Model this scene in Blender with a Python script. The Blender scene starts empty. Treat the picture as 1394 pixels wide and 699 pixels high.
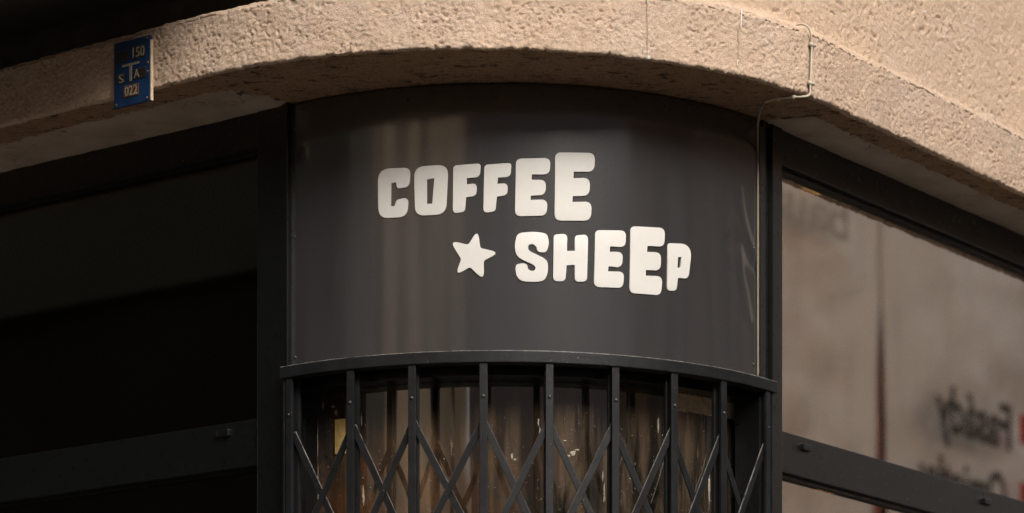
import bpy, bmesh, math, random
import numpy as np
from mathutils import Vector, Matrix

random.seed(7)
rng = np.random.default_rng(11)
scene = bpy.context.scene
COL = scene.collection

# ------------------------------------------------------------------ camera
cam_data = bpy.data.cameras.new('camera')
cam = bpy.data.objects.new('camera', cam_data)
COL.objects.link(cam)
cam.location = (0, 0, 1.6)
cam.rotation_euler = (math.radians(90), 0, 0)
cam_data.sensor_width = 36.0
cam_data.lens = 4240 / 1394 * 36.0
cam_data.shift_y = (1400 - 349.5) / 1394
cam_data.clip_start = 0.1
cam_data.clip_end = 400
cam_data.dof.use_dof = True
cam_data.dof.focus_distance = 8.48
cam_data.dof.aperture_fstop = 2.8
scene.camera = cam

# ------------------------------------------------------------------ sky, sun, exposure
SUN_EL = math.radians(36)
SUN_H = (0.40, -0.9165)                       # horizontal direction towards the sun
world = bpy.data.worlds.new('World')
scene.world = world
world.use_nodes = True
wn = world.node_tree.nodes
wl = world.node_tree.links
bg = wn['Background']
sky = wn.new('ShaderNodeTexSky')
sky.sky_type = 'NISHITA'
sky.sun_disc = False
sky.sun_elevation = SUN_EL
sky.sun_rotation = math.atan2(SUN_H[0], SUN_H[1])
sky.air_density = 1.0
sky.dust_density = 6.0
sky.ozone_density = 0.4
hs = wn.new('ShaderNodeHueSaturation')       # thin cloud: the same sky, less blue
hs.inputs['Saturation'].default_value = 0.22
wl.new(sky.outputs[0], hs.inputs['Color'])
wl.new(hs.outputs[0], bg.inputs['Color'])
bg.inputs['Strength'].default_value = 0.15

sun_d = bpy.data.lights.new('sun', 'SUN')
sun_d.energy = 1.5
sun_d.angle = math.radians(24)
sun_d.color = (1.0, 0.90, 0.78)
sun = bpy.data.objects.new('sun', sun_d)
COL.objects.link(sun)
sd = Vector((SUN_H[0] * math.cos(SUN_EL), SUN_H[1] * math.cos(SUN_EL), math.sin(SUN_EL)))
sun.rotation_euler = sd.to_track_quat('Z', 'Y').to_euler()
sun.location = (4, -6, 20)

scene.view_settings.view_transform = 'Standard'
scene.view_settings.look = 'None'
scene.view_settings.gamma = 1.0
scene.view_settings.exposure = 0.58
scene.render.engine = 'CYCLES'
scene.cycles.use_denoising = True
scene.cycles.denoising_prefilter = 'NONE'
scene.cycles.use_adaptive_sampling = False
scene.cycles.max_bounces = 8
scene.cycles.diffuse_bounces = 4
scene.cycles.glossy_bounces = 4
scene.cycles.sample_clamp_indirect = 4.0

# ------------------------------------------------------------------ plan of the corner
# plan coordinates are (x, y); the corner is a quarter circle between two straight walls
C_SHOP = np.array([-0.030, 9.430])           # centre of the shopfront's round corner
C_LEDGE = np.array([-0.106, 9.412])          # centre of the plaster ledge above it
C_GATE = np.array([-0.038, 9.382])           # centre of the folding gate's curve
A_L, A_R = math.radians(-36.7), math.radians(53.3)
N_L = np.array([math.sin(A_L), -math.cos(A_L)])
N_R = np.array([math.sin(A_R), -math.cos(A_R)])
T_L = np.array([-math.cos(A_L), -math.sin(A_L)])   # along the left wall, away from the corner
T_R = np.array([math.cos(A_R), math.sin(A_R)])     # along the right wall, away from the corner
HALF_PI = math.pi / 2
R_LEDGE = 1.237
R_PANEL = 0.953
R_LEFT = 0.965                               # left shop window plane
R_RIGHT = 0.955                              # right shop window plane
Z_SOFFIT = 4.1726
Z_LEDGE = 4.342


def curve(c, r, us):
    """us < 0: metres along the left wall, 0..pi/2: angle round the corner, beyond: metres along the right wall."""
    us = np.asarray(us, float)
    ang = np.clip(us, 0, HALF_PI) + A_L
    n = np.stack([np.sin(ang), -np.cos(ang)], -1)
    p = c + r * n
    p = p + np.maximum(-us, 0)[..., None] * T_L + np.maximum(us - HALF_PI, 0)[..., None] * T_R
    return p, n


def on_left(s, r, z, c=C_SHOP):
    p = c + r * N_L + s * T_L
    return (p[0], p[1], z)


def on_right(s, r, z, c=C_SHOP):
    p = c + r * N_R + s * T_R
    return (p[0], p[1], z)


def on_arc(deg, r, z, c=C_SHOP):
    a = math.radians(deg)
    return (c[0] + r * math.sin(a), c[1] - r * math.cos(a), z)


# ------------------------------------------------------------------ noise
_perm = rng.permutation(512)


def perlin(x, y, seed=0):
    xi = np.floor(x).astype(int); yi = np.floor(y).astype(int)
    xf = x - xi; yf = y - yi
    u = xf * xf * xf * (xf * (xf * 6 - 15) + 10); v = yf * yf * yf * (yf * (yf * 6 - 15) + 10)

    def g(ix, iy, dx, dy):
        h = _perm[(_perm[(ix + seed * 37) % 512] + iy) % 512]
        a = h * (2 * math.pi / 512)
        return np.cos(a) * dx + np.sin(a) * dy
    n00 = g(xi, yi, xf, yf); n10 = g(xi + 1, yi, xf - 1, yf)
    n01 = g(xi, yi + 1, xf, yf - 1); n11 = g(xi + 1, yi + 1, xf - 1, yf - 1)
    return ((n00 * (1 - u) + n10 * u) * (1 - v) + (n01 * (1 - u) + n11 * u) * v) * 1.5


def fbm(x, y, octaves=4, seed=0, gain=0.55):
    t = 0; a = 1
    for k in range(octaves):
        t = t + a * perlin(x * 2.03 ** k + 17.3 * k, y * 2.03 ** k - 9.1 * k, seed + k)
        a *= gain
    return t


def worley(x, y, seed=0):
    """distance to the nearest of one jittered point per unit cell: round grains with sharp joints"""
    xi = np.floor(x).astype(int); yi = np.floor(y).astype(int)
    best = np.full(x.shape, 9.0)
    for i in (-1, 0, 1):
        for j in (-1, 0, 1):
            hsh = _perm[(_perm[(xi + i + seed * 53) % 512] + yi + j) % 512]
            px = xi + i + (hsh % 23) / 23.0; py = yi + j + (hsh % 29) / 29.0
            best = np.minimum(best, (x - px) ** 2 + (y - py) ** 2)
    return np.sqrt(best)


def sstep(a, b, x):
    t = np.clip((x - a) / (b - a), 0, 1)
    return t * t * (3 - 2 * t)


def stucco_height(u, v, seed=0, amp=1.0):
    """dragged roughcast: soft lumps, torn ridges and open pits (metres)"""
    wu = u + 0.006 * perlin(u * 40, v * 40, seed + 9)
    wv = v + 0.006 * perlin(u * 40 + 5, v * 40 + 3, seed + 10)
    lump = fbm(wu * 12, wv * 15, 3, seed)
    torn = 0.75 - 1.5 * worley(wu * 62, wv * 84, seed + 3) + 0.5 * fbm(wu * 60, wv * 90, 2, seed + 4)
    grain = 0.5 - worley(wu * 118, wv * 132, seed + 5)
    patch = 0.55 + 0.45 * sstep(-0.3, 0.35, perlin(u * 7, v * 9, seed + 8))
    pit = sstep(0.30, 0.55, perlin(wu * 95, wv * 120, seed + 6)) * sstep(-0.25, 0.35, perlin(wu * 8, wv * 11, seed + 7))
    return 1.25 * amp * (0.0016 * lump + patch * (0.0021 * torn + 0.0020 * grain) - 0.0042 * pit)


# ------------------------------------------------------------------ materials
def new_mat(name):
    m = bpy.data.materials.new(name)
    m.use_nodes = True
    nt = m.node_tree
    return m, nt, nt.nodes['Principled BSDF']


def coords(nt, scale=(1, 1, 1), loc=(0, 0, 0)):
    tc = nt.nodes.new('ShaderNodeTexCoord')
    mp = nt.nodes.new('ShaderNodeMapping')
    mp.inputs['Scale'].default_value = scale
    mp.inputs['Location'].default_value = loc
    nt.links.new(tc.outputs['Object'], mp.inputs['Vector'])
    return mp.outputs[0]


def noise(nt, vec, scale, detail=4, rough=0.55, dist=0.0):
    n = nt.nodes.new('ShaderNodeTexNoise')
    n.inputs['Scale'].default_value = scale
    n.inputs['Detail'].default_value = detail
    n.inputs['Roughness'].default_value = rough
    n.inputs['Distortion'].default_value = dist
    nt.links.new(vec, n.inputs['Vector'])
    return n.outputs['Fac']


def ramp(nt, fac, stops):
    r = nt.nodes.new('ShaderNodeValToRGB')
    el = r.color_ramp.elements
    while len(el) < len(stops):
        el.new(0.5)
    for e, (p, c) in zip(el, stops):
        e.position = p
        e.color = (*c, 1) if len(c) == 3 else c
    nt.links.new(fac, r.inputs[0])
    return r.outputs[0]


def gray(*st):
    return [(p, (v, v, v)) for p, v in st]


def mixc(nt, fac, a, b, mode='MIX'):
    m = nt.nodes.new('ShaderNodeMix')
    m.data_type = 'RGBA'
    m.blend_type = mode
    for sock, val in ((m.inputs[0], fac), (m.inputs[6], a), (m.inputs[7], b)):
        if hasattr(val, 'is_linked'):
            nt.links.new(val, sock)
        elif isinstance(val, (int, float)):
            sock.default_value = val
        else:
            sock.default_value = (*val, 1)
    return m.outputs[2]


def mathn(nt, op, a, b=0.0):
    m = nt.nodes.new('ShaderNodeMath')
    m.operation = op
    for i, v in enumerate((a, b)):
        if hasattr(v, 'is_linked'):
            nt.links.new(v, m.inputs[i])
        else:
            m.inputs[i].default_value = v
    return m.outputs[0]


def bump(nt, bsdf, height, strength, dist):
    b = nt.nodes.new('ShaderNodeBump')
    b.inputs['Strength'].default_value = strength
    b.inputs['Distance'].default_value = dist
    nt.links.new(height, b.inputs['Height'])
    nt.links.new(b.outputs[0], bsdf.inputs['Normal'])


def mat_stucco(name, base, dark, dirt_shade=0.38, grime_shade=(0.13, 0.09, 0.06), bumpd=0.004):
    m, nt, b = new_mat(name)
    v = coords(nt)
    big = ramp(nt, noise(nt, v, 2.2, 3), gray((0.35, 0), (0.68, 1)))
    c = mixc(nt, big, base, tuple(x * 0.86 for x in base))
    pale = ramp(nt, noise(nt, v, 4.5, 4, 0.6), gray((0.48, 0), (0.66, 1)))
    g_ = sum(base) / 3
    c = mixc(nt, mathn(nt, 'MULTIPLY', pale, 0.35), c, tuple(0.45 * x + 0.5 * g_ for x in base))
    mid = ramp(nt, noise(nt, v, 55, 4, 0.6), gray((0.40, 0), (0.62, 1)))
    c = mixc(nt, mathn(nt, 'MULTIPLY', mid, 0.35), c, dark)
    grain = ramp(nt, noise(nt, coords(nt, (1, 1, 1.4)), 210, 3, 0.7), gray((0.38, 0), (0.54, 1)))
    c = mixc(nt, mathn(nt, 'MULTIPLY', mathn(nt, 'SUBTRACT', 1.0, grain), 0.60), c, dark)  # shade of the fine relief put into the colour as grain
    spk = ramp(nt, noise(nt, coords(nt, (1, 1, 1.5)), 110, 4, 0.72), gray((0.575, 0), (0.635, 1)))
    msk = ramp(nt, noise(nt, v, 9, 3), gray((0.40, 0.2), (0.60, 1)))
    c = mixc(nt, mathn(nt, 'MULTIPLY', mathn(nt, 'MULTIPLY', spk, msk), dirt_shade + 0.3), c, grime_shade)  # shade of small pits put into the colour as specks
    streak = noise(nt, coords(nt, (14, 14, 0.9)), 2.0, 4, 0.6)
    c = mixc(nt, mathn(nt, 'MULTIPLY', ramp(nt, streak, gray((0.54, 0), (0.75, 1))), dirt_shade * 0.55), c, grime_shade)
    nt.links.new(c, b.inputs['Base Color'])
    b.inputs['Roughness'].default_value = 0.92
    b.inputs['Specular IOR Level'].default_value = 0.15
    h = mathn(nt, 'ADD', noise(nt, coords(nt, (1, 1, 1.3)), 150, 5, 0.75), mathn(nt, 'MULTIPLY', noise(nt, v, 360, 3, 0.6), 0.5))
    bump(nt, b, h, 0.9, bumpd)
    return m


def mat_plain(name, col, rough=0.6, spec=0.4, metallic=0.0, var=0.25, scale=14, bumps=0.0, bump_scale=160):
    m, nt, b = new_mat(name)
    v = coords(nt)
    f = ramp(nt, noise(nt, v, scale, 5, 0.6), gray((0.3, 0), (0.7, 1)))
    c = mixc(nt, f, tuple(x * (1 + var) for x in col), tuple(x * (1 - var) for x in col))
    nt.links.new(c, b.inputs['Base Color'])
    b.inputs['Metallic'].default_value = metallic
    b.inputs['Specular IOR Level'].default_value = spec
    rr = nt.nodes.new('ShaderNodeMapRange')
    rr.inputs['To Min'].default_value = max(0.02, rough - 0.09)
    rr.inputs['To Max'].default_value = min(1.0, rough + 0.09)
    nt.links.new(noise(nt, v, scale * 4, 4), rr.inputs['Value'])
    nt.links.new(rr.outputs[0], b.inputs['Roughness'])
    if bumps:
        bump(nt, b, noise(nt, v, bump_scale, 4, 0.6), bumps, 0.001)
    return m


def mat_paint_worn(name, col, rough, wear=(0.22, 0.17, 0.11), amount=0.8, spec=0.4, edge=0.8):
    """brushed-on dark metal paint with chips, dust specks and lumps"""
    m, nt, b = new_mat(name)
    v = coords(nt)
    f = ramp(nt, noise(nt, v, 22, 4), gray((0.3, 0), (0.7, 1)))
    c = mixc(nt, f, tuple(x * 1.3 for x in col), tuple(x * 0.75 for x in col))
    chip = ramp(nt, noise(nt, v, 190, 3, 0.65), gray((0.675, 0), (0.70, 1)))
    where = ramp(nt, noise(nt, v, 6, 2), gray((0.45, 0), (0.6, 1)))
    c = mixc(nt, mathn(nt, 'MULTIPLY', mathn(nt, 'MULTIPLY', chip, where), amount), c, wear)
    nt.links.new(c, b.inputs['Base Color'])
    b.inputs['Roughness'].default_value = rough
    b.inputs['Specular IOR Level'].default_value = spec
    bv = nt.nodes.new('ShaderNodeBevel')          # worn, dusty upper edges, with the light they catch put into the colour
    bv.samples = 4
    bv.inputs['Radius'].default_value = 0.003
    sp = nt.nodes.new('ShaderNodeSeparateXYZ')
    nt.links.new(bv.outputs[0], sp.inputs[0])
    up = ramp(nt, sp.outputs['Z'], gray((0.12, 0), (0.50, 1)))
    uneven = ramp(nt, noise(nt, v, 45, 4, 0.65), gray((0.36, 0.12), (0.62, 1)))
    c = mixc(nt, mathn(nt, 'MULTIPLY', mathn(nt, 'MULTIPLY', up, uneven), edge), c, (0.30, 0.28, 0.26))
    nt.links.new(c, b.inputs['Base Color'])
    bump(nt, b, noise(nt, v, 150, 4, 0.6), 0.35, 0.0012)
    return m


M = {}
M['stucco'] = mat_stucco('roughcast_tan', (0.60, 0.45, 0.34), (0.38, 0.265, 0.185))
M['stucco_wall'] = mat_stucco('roughcast_wall', (0.63, 0.47, 0.35), (0.45, 0.315, 0.215), dirt_shade=0.18, grime_shade=(0.22, 0.14, 0.085))
M['soffit'] = mat_stucco('roughcast_sooty', (0.34, 0.21, 0.125), (0.16, 0.10, 0.058), dirt_shade=0.8, grime_shade=(0.03, 0.022, 0.016))
_nt = M['soffit'].node_tree                  # dark of open cracks and pits along the soffit, put into the colour
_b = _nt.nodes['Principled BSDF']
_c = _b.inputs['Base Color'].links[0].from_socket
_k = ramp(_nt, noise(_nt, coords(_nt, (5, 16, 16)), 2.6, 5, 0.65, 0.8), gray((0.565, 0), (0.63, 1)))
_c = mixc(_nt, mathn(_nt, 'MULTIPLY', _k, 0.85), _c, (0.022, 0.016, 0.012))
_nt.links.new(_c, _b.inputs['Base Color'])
M['frame'] = mat_plain('anthracite_frame', (0.0022, 0.0030, 0.0034), 0.30, 0.85, var=0.12)
M['iron'] = mat_paint_worn('gate_paint', (0.010, 0.0105, 0.0115), 0.42, spec=0.2)
M['iron_edge'] = mat_plain('worn_edge_metal', (0.16, 0.15, 0.14), 0.45, 0.5, metallic=0.6)
M['rivet'] = mat_plain('rivet_metal', (0.04, 0.04, 0.043), 0.38, 0.5, metallic=0.3)
M['screw'] = mat_plain('dark_screw', (0.03, 0.028, 0.026), 0.4, 0.5)
M['letter'] = mat_plain('cream_letter', (0.555, 0.54, 0.51), 0.45, 0.4, var=0.02, scale=60)
M['cable'] = mat_plain('cable_white', (0.46, 0.40, 0.32), 0.6, 0.4, var=0.08)
M['cable_dull'] = mat_plain('cable_grey_brown', (0.22, 0.18, 0.14), 0.6, 0.3, var=0.2)  # darker copy of the cable colour for the run below the ledge
M['blue'] = mat_paint_worn('blue_enamel', (0.004, 0.028, 0.088), 0.6, (0.08, 0.035, 0.015), 1.0)
M['tile_black'] = mat_paint_worn('black_tile', (0.022, 0.020, 0.018), 0.5, (0.14, 0.06, 0.025), 0.9)
M['tile_rust'] = mat_paint_worn('rusty_tile', (0.105, 0.040, 0.016), 0.75, (0.02, 0.015, 0.012), 0.9)
M['enamel_white'] = mat_plain('white_enamel', (0.25, 0.225, 0.18), 0.6, 0.3, var=0.35, scale=150)
M['room'] = mat_plain('dark_room', (0.020, 0.017, 0.015), 0.9, 0.1)
M['tape'] = mat_plain('old_tape', (0.62, 0.49, 0.33), 0.75, 0.2, var=0.3, scale=50)
M['yellow'] = mat_plain('yellowed_plastic', (0.62, 0.44, 0.16), 0.45, 0.4, var=0.25, scale=60)
M['scuff'] = mat_plain('old_white_paint', (0.36, 0.32, 0.26), 0.8, 0.2, var=0.4, scale=90)
M['concrete'] = mat_plain('concrete', (0.14, 0.13, 0.11), 0.9, 0.2, var=0.15, scale=6, bumps=0.3)
M['board_shade'] = mat_plain('shade_board_dark', (0.11, 0.10, 0.08), 0.8, 0.15)  # dark tone standing in for shade on the upper left wall
M['roof'] = mat_plain('roof_sheet', (0.14, 0.07, 0.05), 0.8, 0.2)
M['seal'] = mat_plain('white_sealant', (0.70, 0.66, 0.60), 0.6, 0.3, var=0.1, scale=80)
M['drip'] = mat_plain('rust_drip', (0.38, 0.26, 0.17), 0.85, 0.2, var=0.3, scale=120)


def mat_panel():
    m, nt, b = new_mat('dark_sign_film')
    v = coords(nt)
    f = ramp(nt, noise(nt, coords(nt, (9, 9, 0.8)), 3.0, 4), gray((0.35, 0), (0.7, 1)))
    c = mixc(nt, f, (0.034, 0.0335, 0.035), (0.027, 0.0265, 0.028))
    dust = ramp(nt, noise(nt, v, 260, 2), gray((0.74, 0), (0.78, 1)))
    c = mixc(nt, mathn(nt, 'MULTIPLY', dust, 0.25), c, (0.25, 0.2, 0.16))
    nt.links.new(c, b.inputs['Base Color'])
    b.inputs['Roughness'].default_value = 0.145
    b.inputs['IOR'].default_value = 2.25
    b.inputs['Specular IOR Level'].default_value = 0.5
    return m


def mat_glass(name, base_reflect, tint=(0.02, 0.02, 0.02), trans=0.6):
    """glazing: clear layer over the room, with the mirror of coated float glass"""
    m = bpy.data.materials.new(name)
    m.use_nodes = True
    nt = m.node_tree
    nt.nodes.remove(nt.nodes['Principled BSDF'])
    out = nt.nodes['Material Output']
    tr = nt.nodes.new('ShaderNodeBsdfTransparent')
    tr.inputs[0].default_value = (trans, trans, trans, 1)
    gl = nt.nodes.new('ShaderNodeBsdfGlossy')
    gl.inputs['Roughness'].default_value = 0.015
    gl.inputs[0].default_value = (0.95, 0.93, 0.9, 1)
    lw = nt.nodes.new('ShaderNodeLayerWeight')   # Schlick's fresnel, the same from both sides of the pane
    lw.inputs[0].default_value = 0.5
    fac = mathn(nt, 'ADD', mathn(nt, 'MULTIPLY', mathn(nt, 'POWER', lw.outputs['Facing'], 5.0), 1.0 - base_reflect), base_reflect)
    mx = nt.nodes.new('ShaderNodeMixShader')
    nt.links.new(fac, mx.inputs[0])
    nt.links.new(tr.outputs[0], mx.inputs[1])
    nt.links.new(gl.outputs[0], mx.inputs[2])
    nt.links.new(mx.outputs[0], out.inputs[0])
    return m


def mat_door_glass():
    m, nt, b = new_mat('grimy_door_glass')
    v = coords(nt)
    c = (0.012, 0.010, 0.008)
    film = ramp(nt, noise(nt, coords(nt, (16, 16, 1.6)), 2.0, 5, 0.6), gray((0.42, 0), (0.72, 1)))
    c = mixc(nt, mathn(nt, 'MULTIPLY', film, 0.85), c, (0.12, 0.085, 0.055))
    sep = nt.nodes.new('ShaderNodeSeparateXYZ')
    nt.links.new(v, sep.inputs[0])
    low = nt.nodes.new('ShaderNodeMapRange')
    low.inputs['From Min'].default_value = 3.32
    low.inputs['From Max'].default_value = 3.05
    nt.links.new(sep.outputs['Z'], low.inputs['Value'])
    side = nt.nodes.new('ShaderNodeMapRange')
    side.inputs['From Min'].default_value = 0.25
    side.inputs['From Max'].default_value = -0.45
    nt.links.new(sep.outputs['X'], side.inputs['Value'])
    room_glow = ramp(nt, noise(nt, v, 11, 6, 0.65, 0.6), gray((0.40, 0), (0.66, 1)))
    c = mixc(nt, mathn(nt, 'MULTIPLY', mathn(nt, 'MULTIPLY', room_glow, low.outputs[0]), mathn(nt, 'MULTIPLY', side.outputs[0], 0.9)), c, (0.17, 0.075, 0.03))  # warm glow of the room behind, painted into the glass low on the left
    smear = ramp(nt, noise(nt, v, 7, 6, 0.7, 1.2), gray((0.60, 0), (0.80, 1)))
    c = mixc(nt, mathn(nt, 'MULTIPLY', smear, 0.6), c, (0.18, 0.14, 0.10))
    scr = ramp(nt, noise(nt, coords(nt, (26, 26, 2.2)), 2.4, 5, 0.7, 0.4), gray((0.66, 0), (0.72, 1)))
    c = mixc(nt, mathn(nt, 'MULTIPLY', scr, 0.55), c, (0.34, 0.28, 0.21))
    spk = ramp(nt, noise(nt, v, 130, 4, 0.75), gray((0.655, 0), (0.68, 1)))
    spm = ramp(nt, noise(nt, v, 8, 3), gray((0.42, 0.1), (0.62, 1)))
    c = mixc(nt, mathn(nt, 'MULTIPLY', spk, spm), c, (0.42, 0.35, 0.27))
    nt.links.new(c, b.inputs['Base Color'])
    b.inputs['Roughness'].default_value = 0.05
    b.inputs['IOR'].default_value = 2.5
    return m


M['panel'] = mat_panel()
M['glass'] = mat_glass('coated_window_glass', 0.66)
M['glass_left'] = mat_glass('plain_window_glass', 0.08)
M['door_glass'] = mat_door_glass()


def mat_emit(name, col, strength):
    m, nt, b = new_mat(name)
    b.inputs['Emission Color'].default_value = (*col, 1)
    b.inputs['Emission Strength'].default_value = strength
    b.inputs['Base Color'].default_value = (*col, 1)
    return m


M['lamp'] = mat_emit('warm_strip_lamp', (1.0, 0.50, 0.14), 3.0)


# ------------------------------------------------------------------ object helpers
def link(name, me, mat, parent=None):
    o = bpy.data.objects.new(name, me)
    COL.objects.link(o)
    if mat is not None and not me.materials:
        me.materials.append(mat)
    if parent is not None:
        o.parent = parent
        o.matrix_parent_inverse = world_of(parent).inverted()
    return o


def world_of(o):
    m = Matrix.LocRotScale(o.location, o.rotation_euler, o.scale)
    if o.parent is not None:
        m = world_of(o.parent) @ o.matrix_parent_inverse @ m
    return m


def thing(name, label, cat, loc=(0, 0, 0), group=None):
    o = bpy.data.objects.new(name, None)
    COL.objects.link(o)
    o.location = loc
    o.empty_display_size = 0.1
    return tag(o, label, cat, group)


def tag(o, label, cat, group=None):
    o['label'] = label
    o['category'] = cat
    if group:
        o['group'] = group
    return o


def grid_obj(name, P, mat, parent=None, smooth=True, flip=False):
    nu, nv = P.shape[:2]
    me = bpy.data.meshes.new(name)
    i = np.arange(nu * nv).reshape(nu, nv)
    q = np.stack([i[:-1, :-1], i[1:, :-1], i[1:, 1:], i[:-1, 1:]], -1).reshape(-1, 4)
    if flip:
        q = q[:, ::-1]
    me.vertices.add(nu * nv)
    me.vertices.foreach_set('co', P.reshape(-1).astype(np.float32))
    nf = len(q)
    me.loops.add(nf * 4)
    me.loops.foreach_set('vertex_index', q.reshape(-1).astype(np.int32))
    me.polygons.add(nf)
    me.polygons.foreach_set('loop_start', np.arange(0, nf * 4, 4, dtype=np.int32))
    me.polygons.foreach_set('loop_total', np.full(nf, 4, np.int32))
    me.polygons.foreach_set('use_smooth', np.full(nf, smooth))
    me.update(calc_edges=True)
    me.validate()
    return link(name, me, mat, parent)


def grid_normals(P):
    du = np.gradient(P, axis=0)
    dv = np.gradient(P, axis=1)
    n = np.cross(du, dv)
    return n / (np.linalg.norm(n, axis=2, keepdims=True) + 1e-12)


class Mesh:
    """collects boxes, tubes and prisms and links them as one mesh object"""

    def __init__(self):
        self.v = []; self.f = []; self.sm = []

    def add(self, vs, fs, smooth=False):
        b = len(self.v)
        self.v += [tuple(map(float, p)) for p in vs]
        self.f += [tuple(i + b for i in f) for f in fs]
        self.sm += [smooth] * len(fs)
        return self

    def hexa(self, p):          # p: 8 corners, bottom ring then top ring
        return self.add(p, [(0, 3, 2, 1), (4, 5, 6, 7), (0, 1, 5, 4), (1, 2, 6, 5), (2, 3, 7, 6), (3, 0, 4, 7)])

    def box(self, x0, x1, y0, y1, z0, z1):
        return self.hexa([(x0, y0, z0), (x1, y0, z0), (x1, y1, z0), (x0, y1, z0), (x0, y0, z1), (x1, y0, z1), (x1, y1, z1), (x0, y1, z1)])

    def wallbox(self, fn, s0, s1, r0, r1, z0, z1, c=C_SHOP):
        return self.hexa([fn(s0, r0, z0, c), fn(s1, r0, z0, c), fn(s1, r1, z0, c), fn(s0, r1, z0, c),
                          fn(s0, r0, z1, c), fn(s1, r0, z1, c), fn(s1, r1, z1, c), fn(s0, r1, z1, c)])

    def arcbox(self, d0, d1, r0, r1, z0, z1, c=C_SHOP, n=24):
        vs = []
        for k in range(n + 1):
            d = d0 + (d1 - d0) * k / n
            vs += [on_arc(d, r0, z0, c), on_arc(d, r1, z0, c), on_arc(d, r1, z1, c), on_arc(d, r0, z1, c)]
        fs = []
        for k in range(n):
            a = 4 * k
            for j in range(4):
                fs.append((a + j, a + (j + 1) % 4, a + 4 + (j + 1) % 4, a + 4 + j))
        fs += [(3, 2, 1, 0), (4 * n, 4 * n + 1, 4 * n + 2, 4 * n + 3)]
        return self.add(vs, fs)

    def tube(self, pts, r, seg=8):
        pts = [Vector(p) for p in pts]
        vs = []; fs = []
        for i, p in enumerate(pts):
            t = (pts[min(i + 1, len(pts) - 1)] - pts[max(i - 1, 0)]).normalized()
            a = t.cross(Vector((0.31, 0.2, 0.93)))
            if a.length < 0.05:
                a = t.cross(Vector((1, 0.1, 0)))
            a.normalize(); b = t.cross(a)
            for k in range(seg):
                w = 2 * math.pi * k / seg
                vs.append(p + r * (math.cos(w) * a + math.sin(w) * b))
        for i in range(len(pts) - 1):
            for k in range(seg):
                fs.append((i * seg + k, i * seg + (k + 1) % seg, (i + 1) * seg + (k + 1) % seg, (i + 1) * seg + k))
        fs += [tuple(range(seg))[::-1], tuple(range((len(pts) - 1) * seg, len(pts) * seg))]
        return self.add(vs, fs, True)

    def dome(self, pos, nrm, r, h, seg=12, rings=4):
        n = Vector(nrm).normalized(); a = n.orthogonal().normalized(); b = n.cross(a); p = Vector(pos)
        vs = []; fs = []
        for i in range(rings):
            t = i / rings * HALF_PI
            for k in range(seg):
                w = 2 * math.pi * k / seg
                vs.append(p + r * math.cos(t) * (math.cos(w) * a + math.sin(w) * b) + h * math.sin(t) * n)
        vs.append(p + h * n)
        for i in range(rings - 1):
            for k in range(seg):
                fs.append((i * seg + k, i * seg + (k + 1) % seg, (i + 1) * seg + (k + 1) % seg, (i + 1) * seg + k))
        for k in range(seg):
            fs.append(((rings - 1) * seg + k, (rings - 1) * seg + (k + 1) % seg, rings * seg))
        fs.append(tuple(range(seg))[::-1])
        return self.add(vs, fs, True)

    def build(self, name, mat, parent=None, bevel=0.0):
        me = bpy.data.meshes.new(name)
        me.from_pydata(self.v, [], self.f)
        for p, s in zip(me.polygons, self.sm):
            p.use_smooth = s
        bm = bmesh.new(); bm.from_mesh(me)
        if bevel:
            bmesh.ops.bevel(bm, geom=[e for e in bm.edges if e.is_manifold and e.calc_face_angle(0) > 0.6],
                            offset=bevel, segments=2, profile=0.6, affect='EDGES', clamp_overlap=True)
        bmesh.ops.recalc_face_normals(bm, faces=bm.faces)
        bm.to_mesh(me); bm.free()
        me.update()
        return link(name, me, mat, parent)


def smooth_path(pts, n=8):
    pts = [np.array(p, float) for p in pts]
    out = []
    for i in range(len(pts) - 1):
        p0 = pts[max(i - 1, 0)]; p1 = pts[i]; p2 = pts[i + 1]; p3 = pts[min(i + 2, len(pts) - 1)]
        for k in range(n):
            t = k / n
            out.append(0.5 * (2 * p1 + (p2 - p0) * t + (2 * p0 - 5 * p1 + 4 * p2 - p3) * t * t + (3 * p1 - p0 - 3 * p2 + p3) * t ** 3))
    out.append(pts[-1])
    return out


def text_mesh(name, body, origin, xdir, height, width, mat, parent, depth=0.002, bold=0.0, spacing=1.0):
    """raised or printed lettering: cap height and total width in metres"""
    cu = bpy.data.curves.new(name, 'FONT')
    cu.body = body
    cu.extrude = 0.02
    cu.offset = bold
    cu.space_character = spacing
    cu.resolution_u = 3
    tmp = bpy.data.objects.new(name, cu)
    COL.objects.link(tmp)
    bpy.context.view_layer.update()
    me = bpy.data.meshes.new_from_object(tmp.evaluated_get(bpy.context.evaluated_depsgraph_get()))
    bpy.data.objects.remove(tmp)
    n = len(me.vertices)
    co = np.empty(n * 3, np.float32); me.vertices.foreach_get('co', co); co = co.reshape(-1, 3)
    x0, x1 = co[:, 0].min(), co[:, 0].max()
    y1 = co[:, 1].max()
    X = np.array([xdir[0], xdir[1], 0.0]); Z = np.array([0, 0, 1.0]); N = np.cross(X, Z)
    u = (co[:, 0] - x0) / (x1 - x0) * width
    v = co[:, 1] / y1 * height
    w = (co[:, 2] + 0.02) / 0.04 * depth
    P = np.array(origin) + u[:, None] * X + v[:, None] * Z + w[:, None] * N
    me.vertices.foreach_set('co', P.reshape(-1).astype(np.float32))
    me.materials.clear()
    me.name = name
    me.update()
    return link(name, me, mat, parent)


# ------------------------------------------------------------------ ground
def ground(name, z, col, pts, rough=0.9):
    me = bpy.data.meshes.new(name)
    me.from_pydata([(x, y, z) for x, y in pts], [], [tuple(range(len(pts)))])
    o = link(name, me, mat_plain(name + '_surface', col, rough, 0.2, var=0.2, scale=3, bumps=0.3, bump_scale=40))
    o['kind'] = 'structure'
    return o


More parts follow.
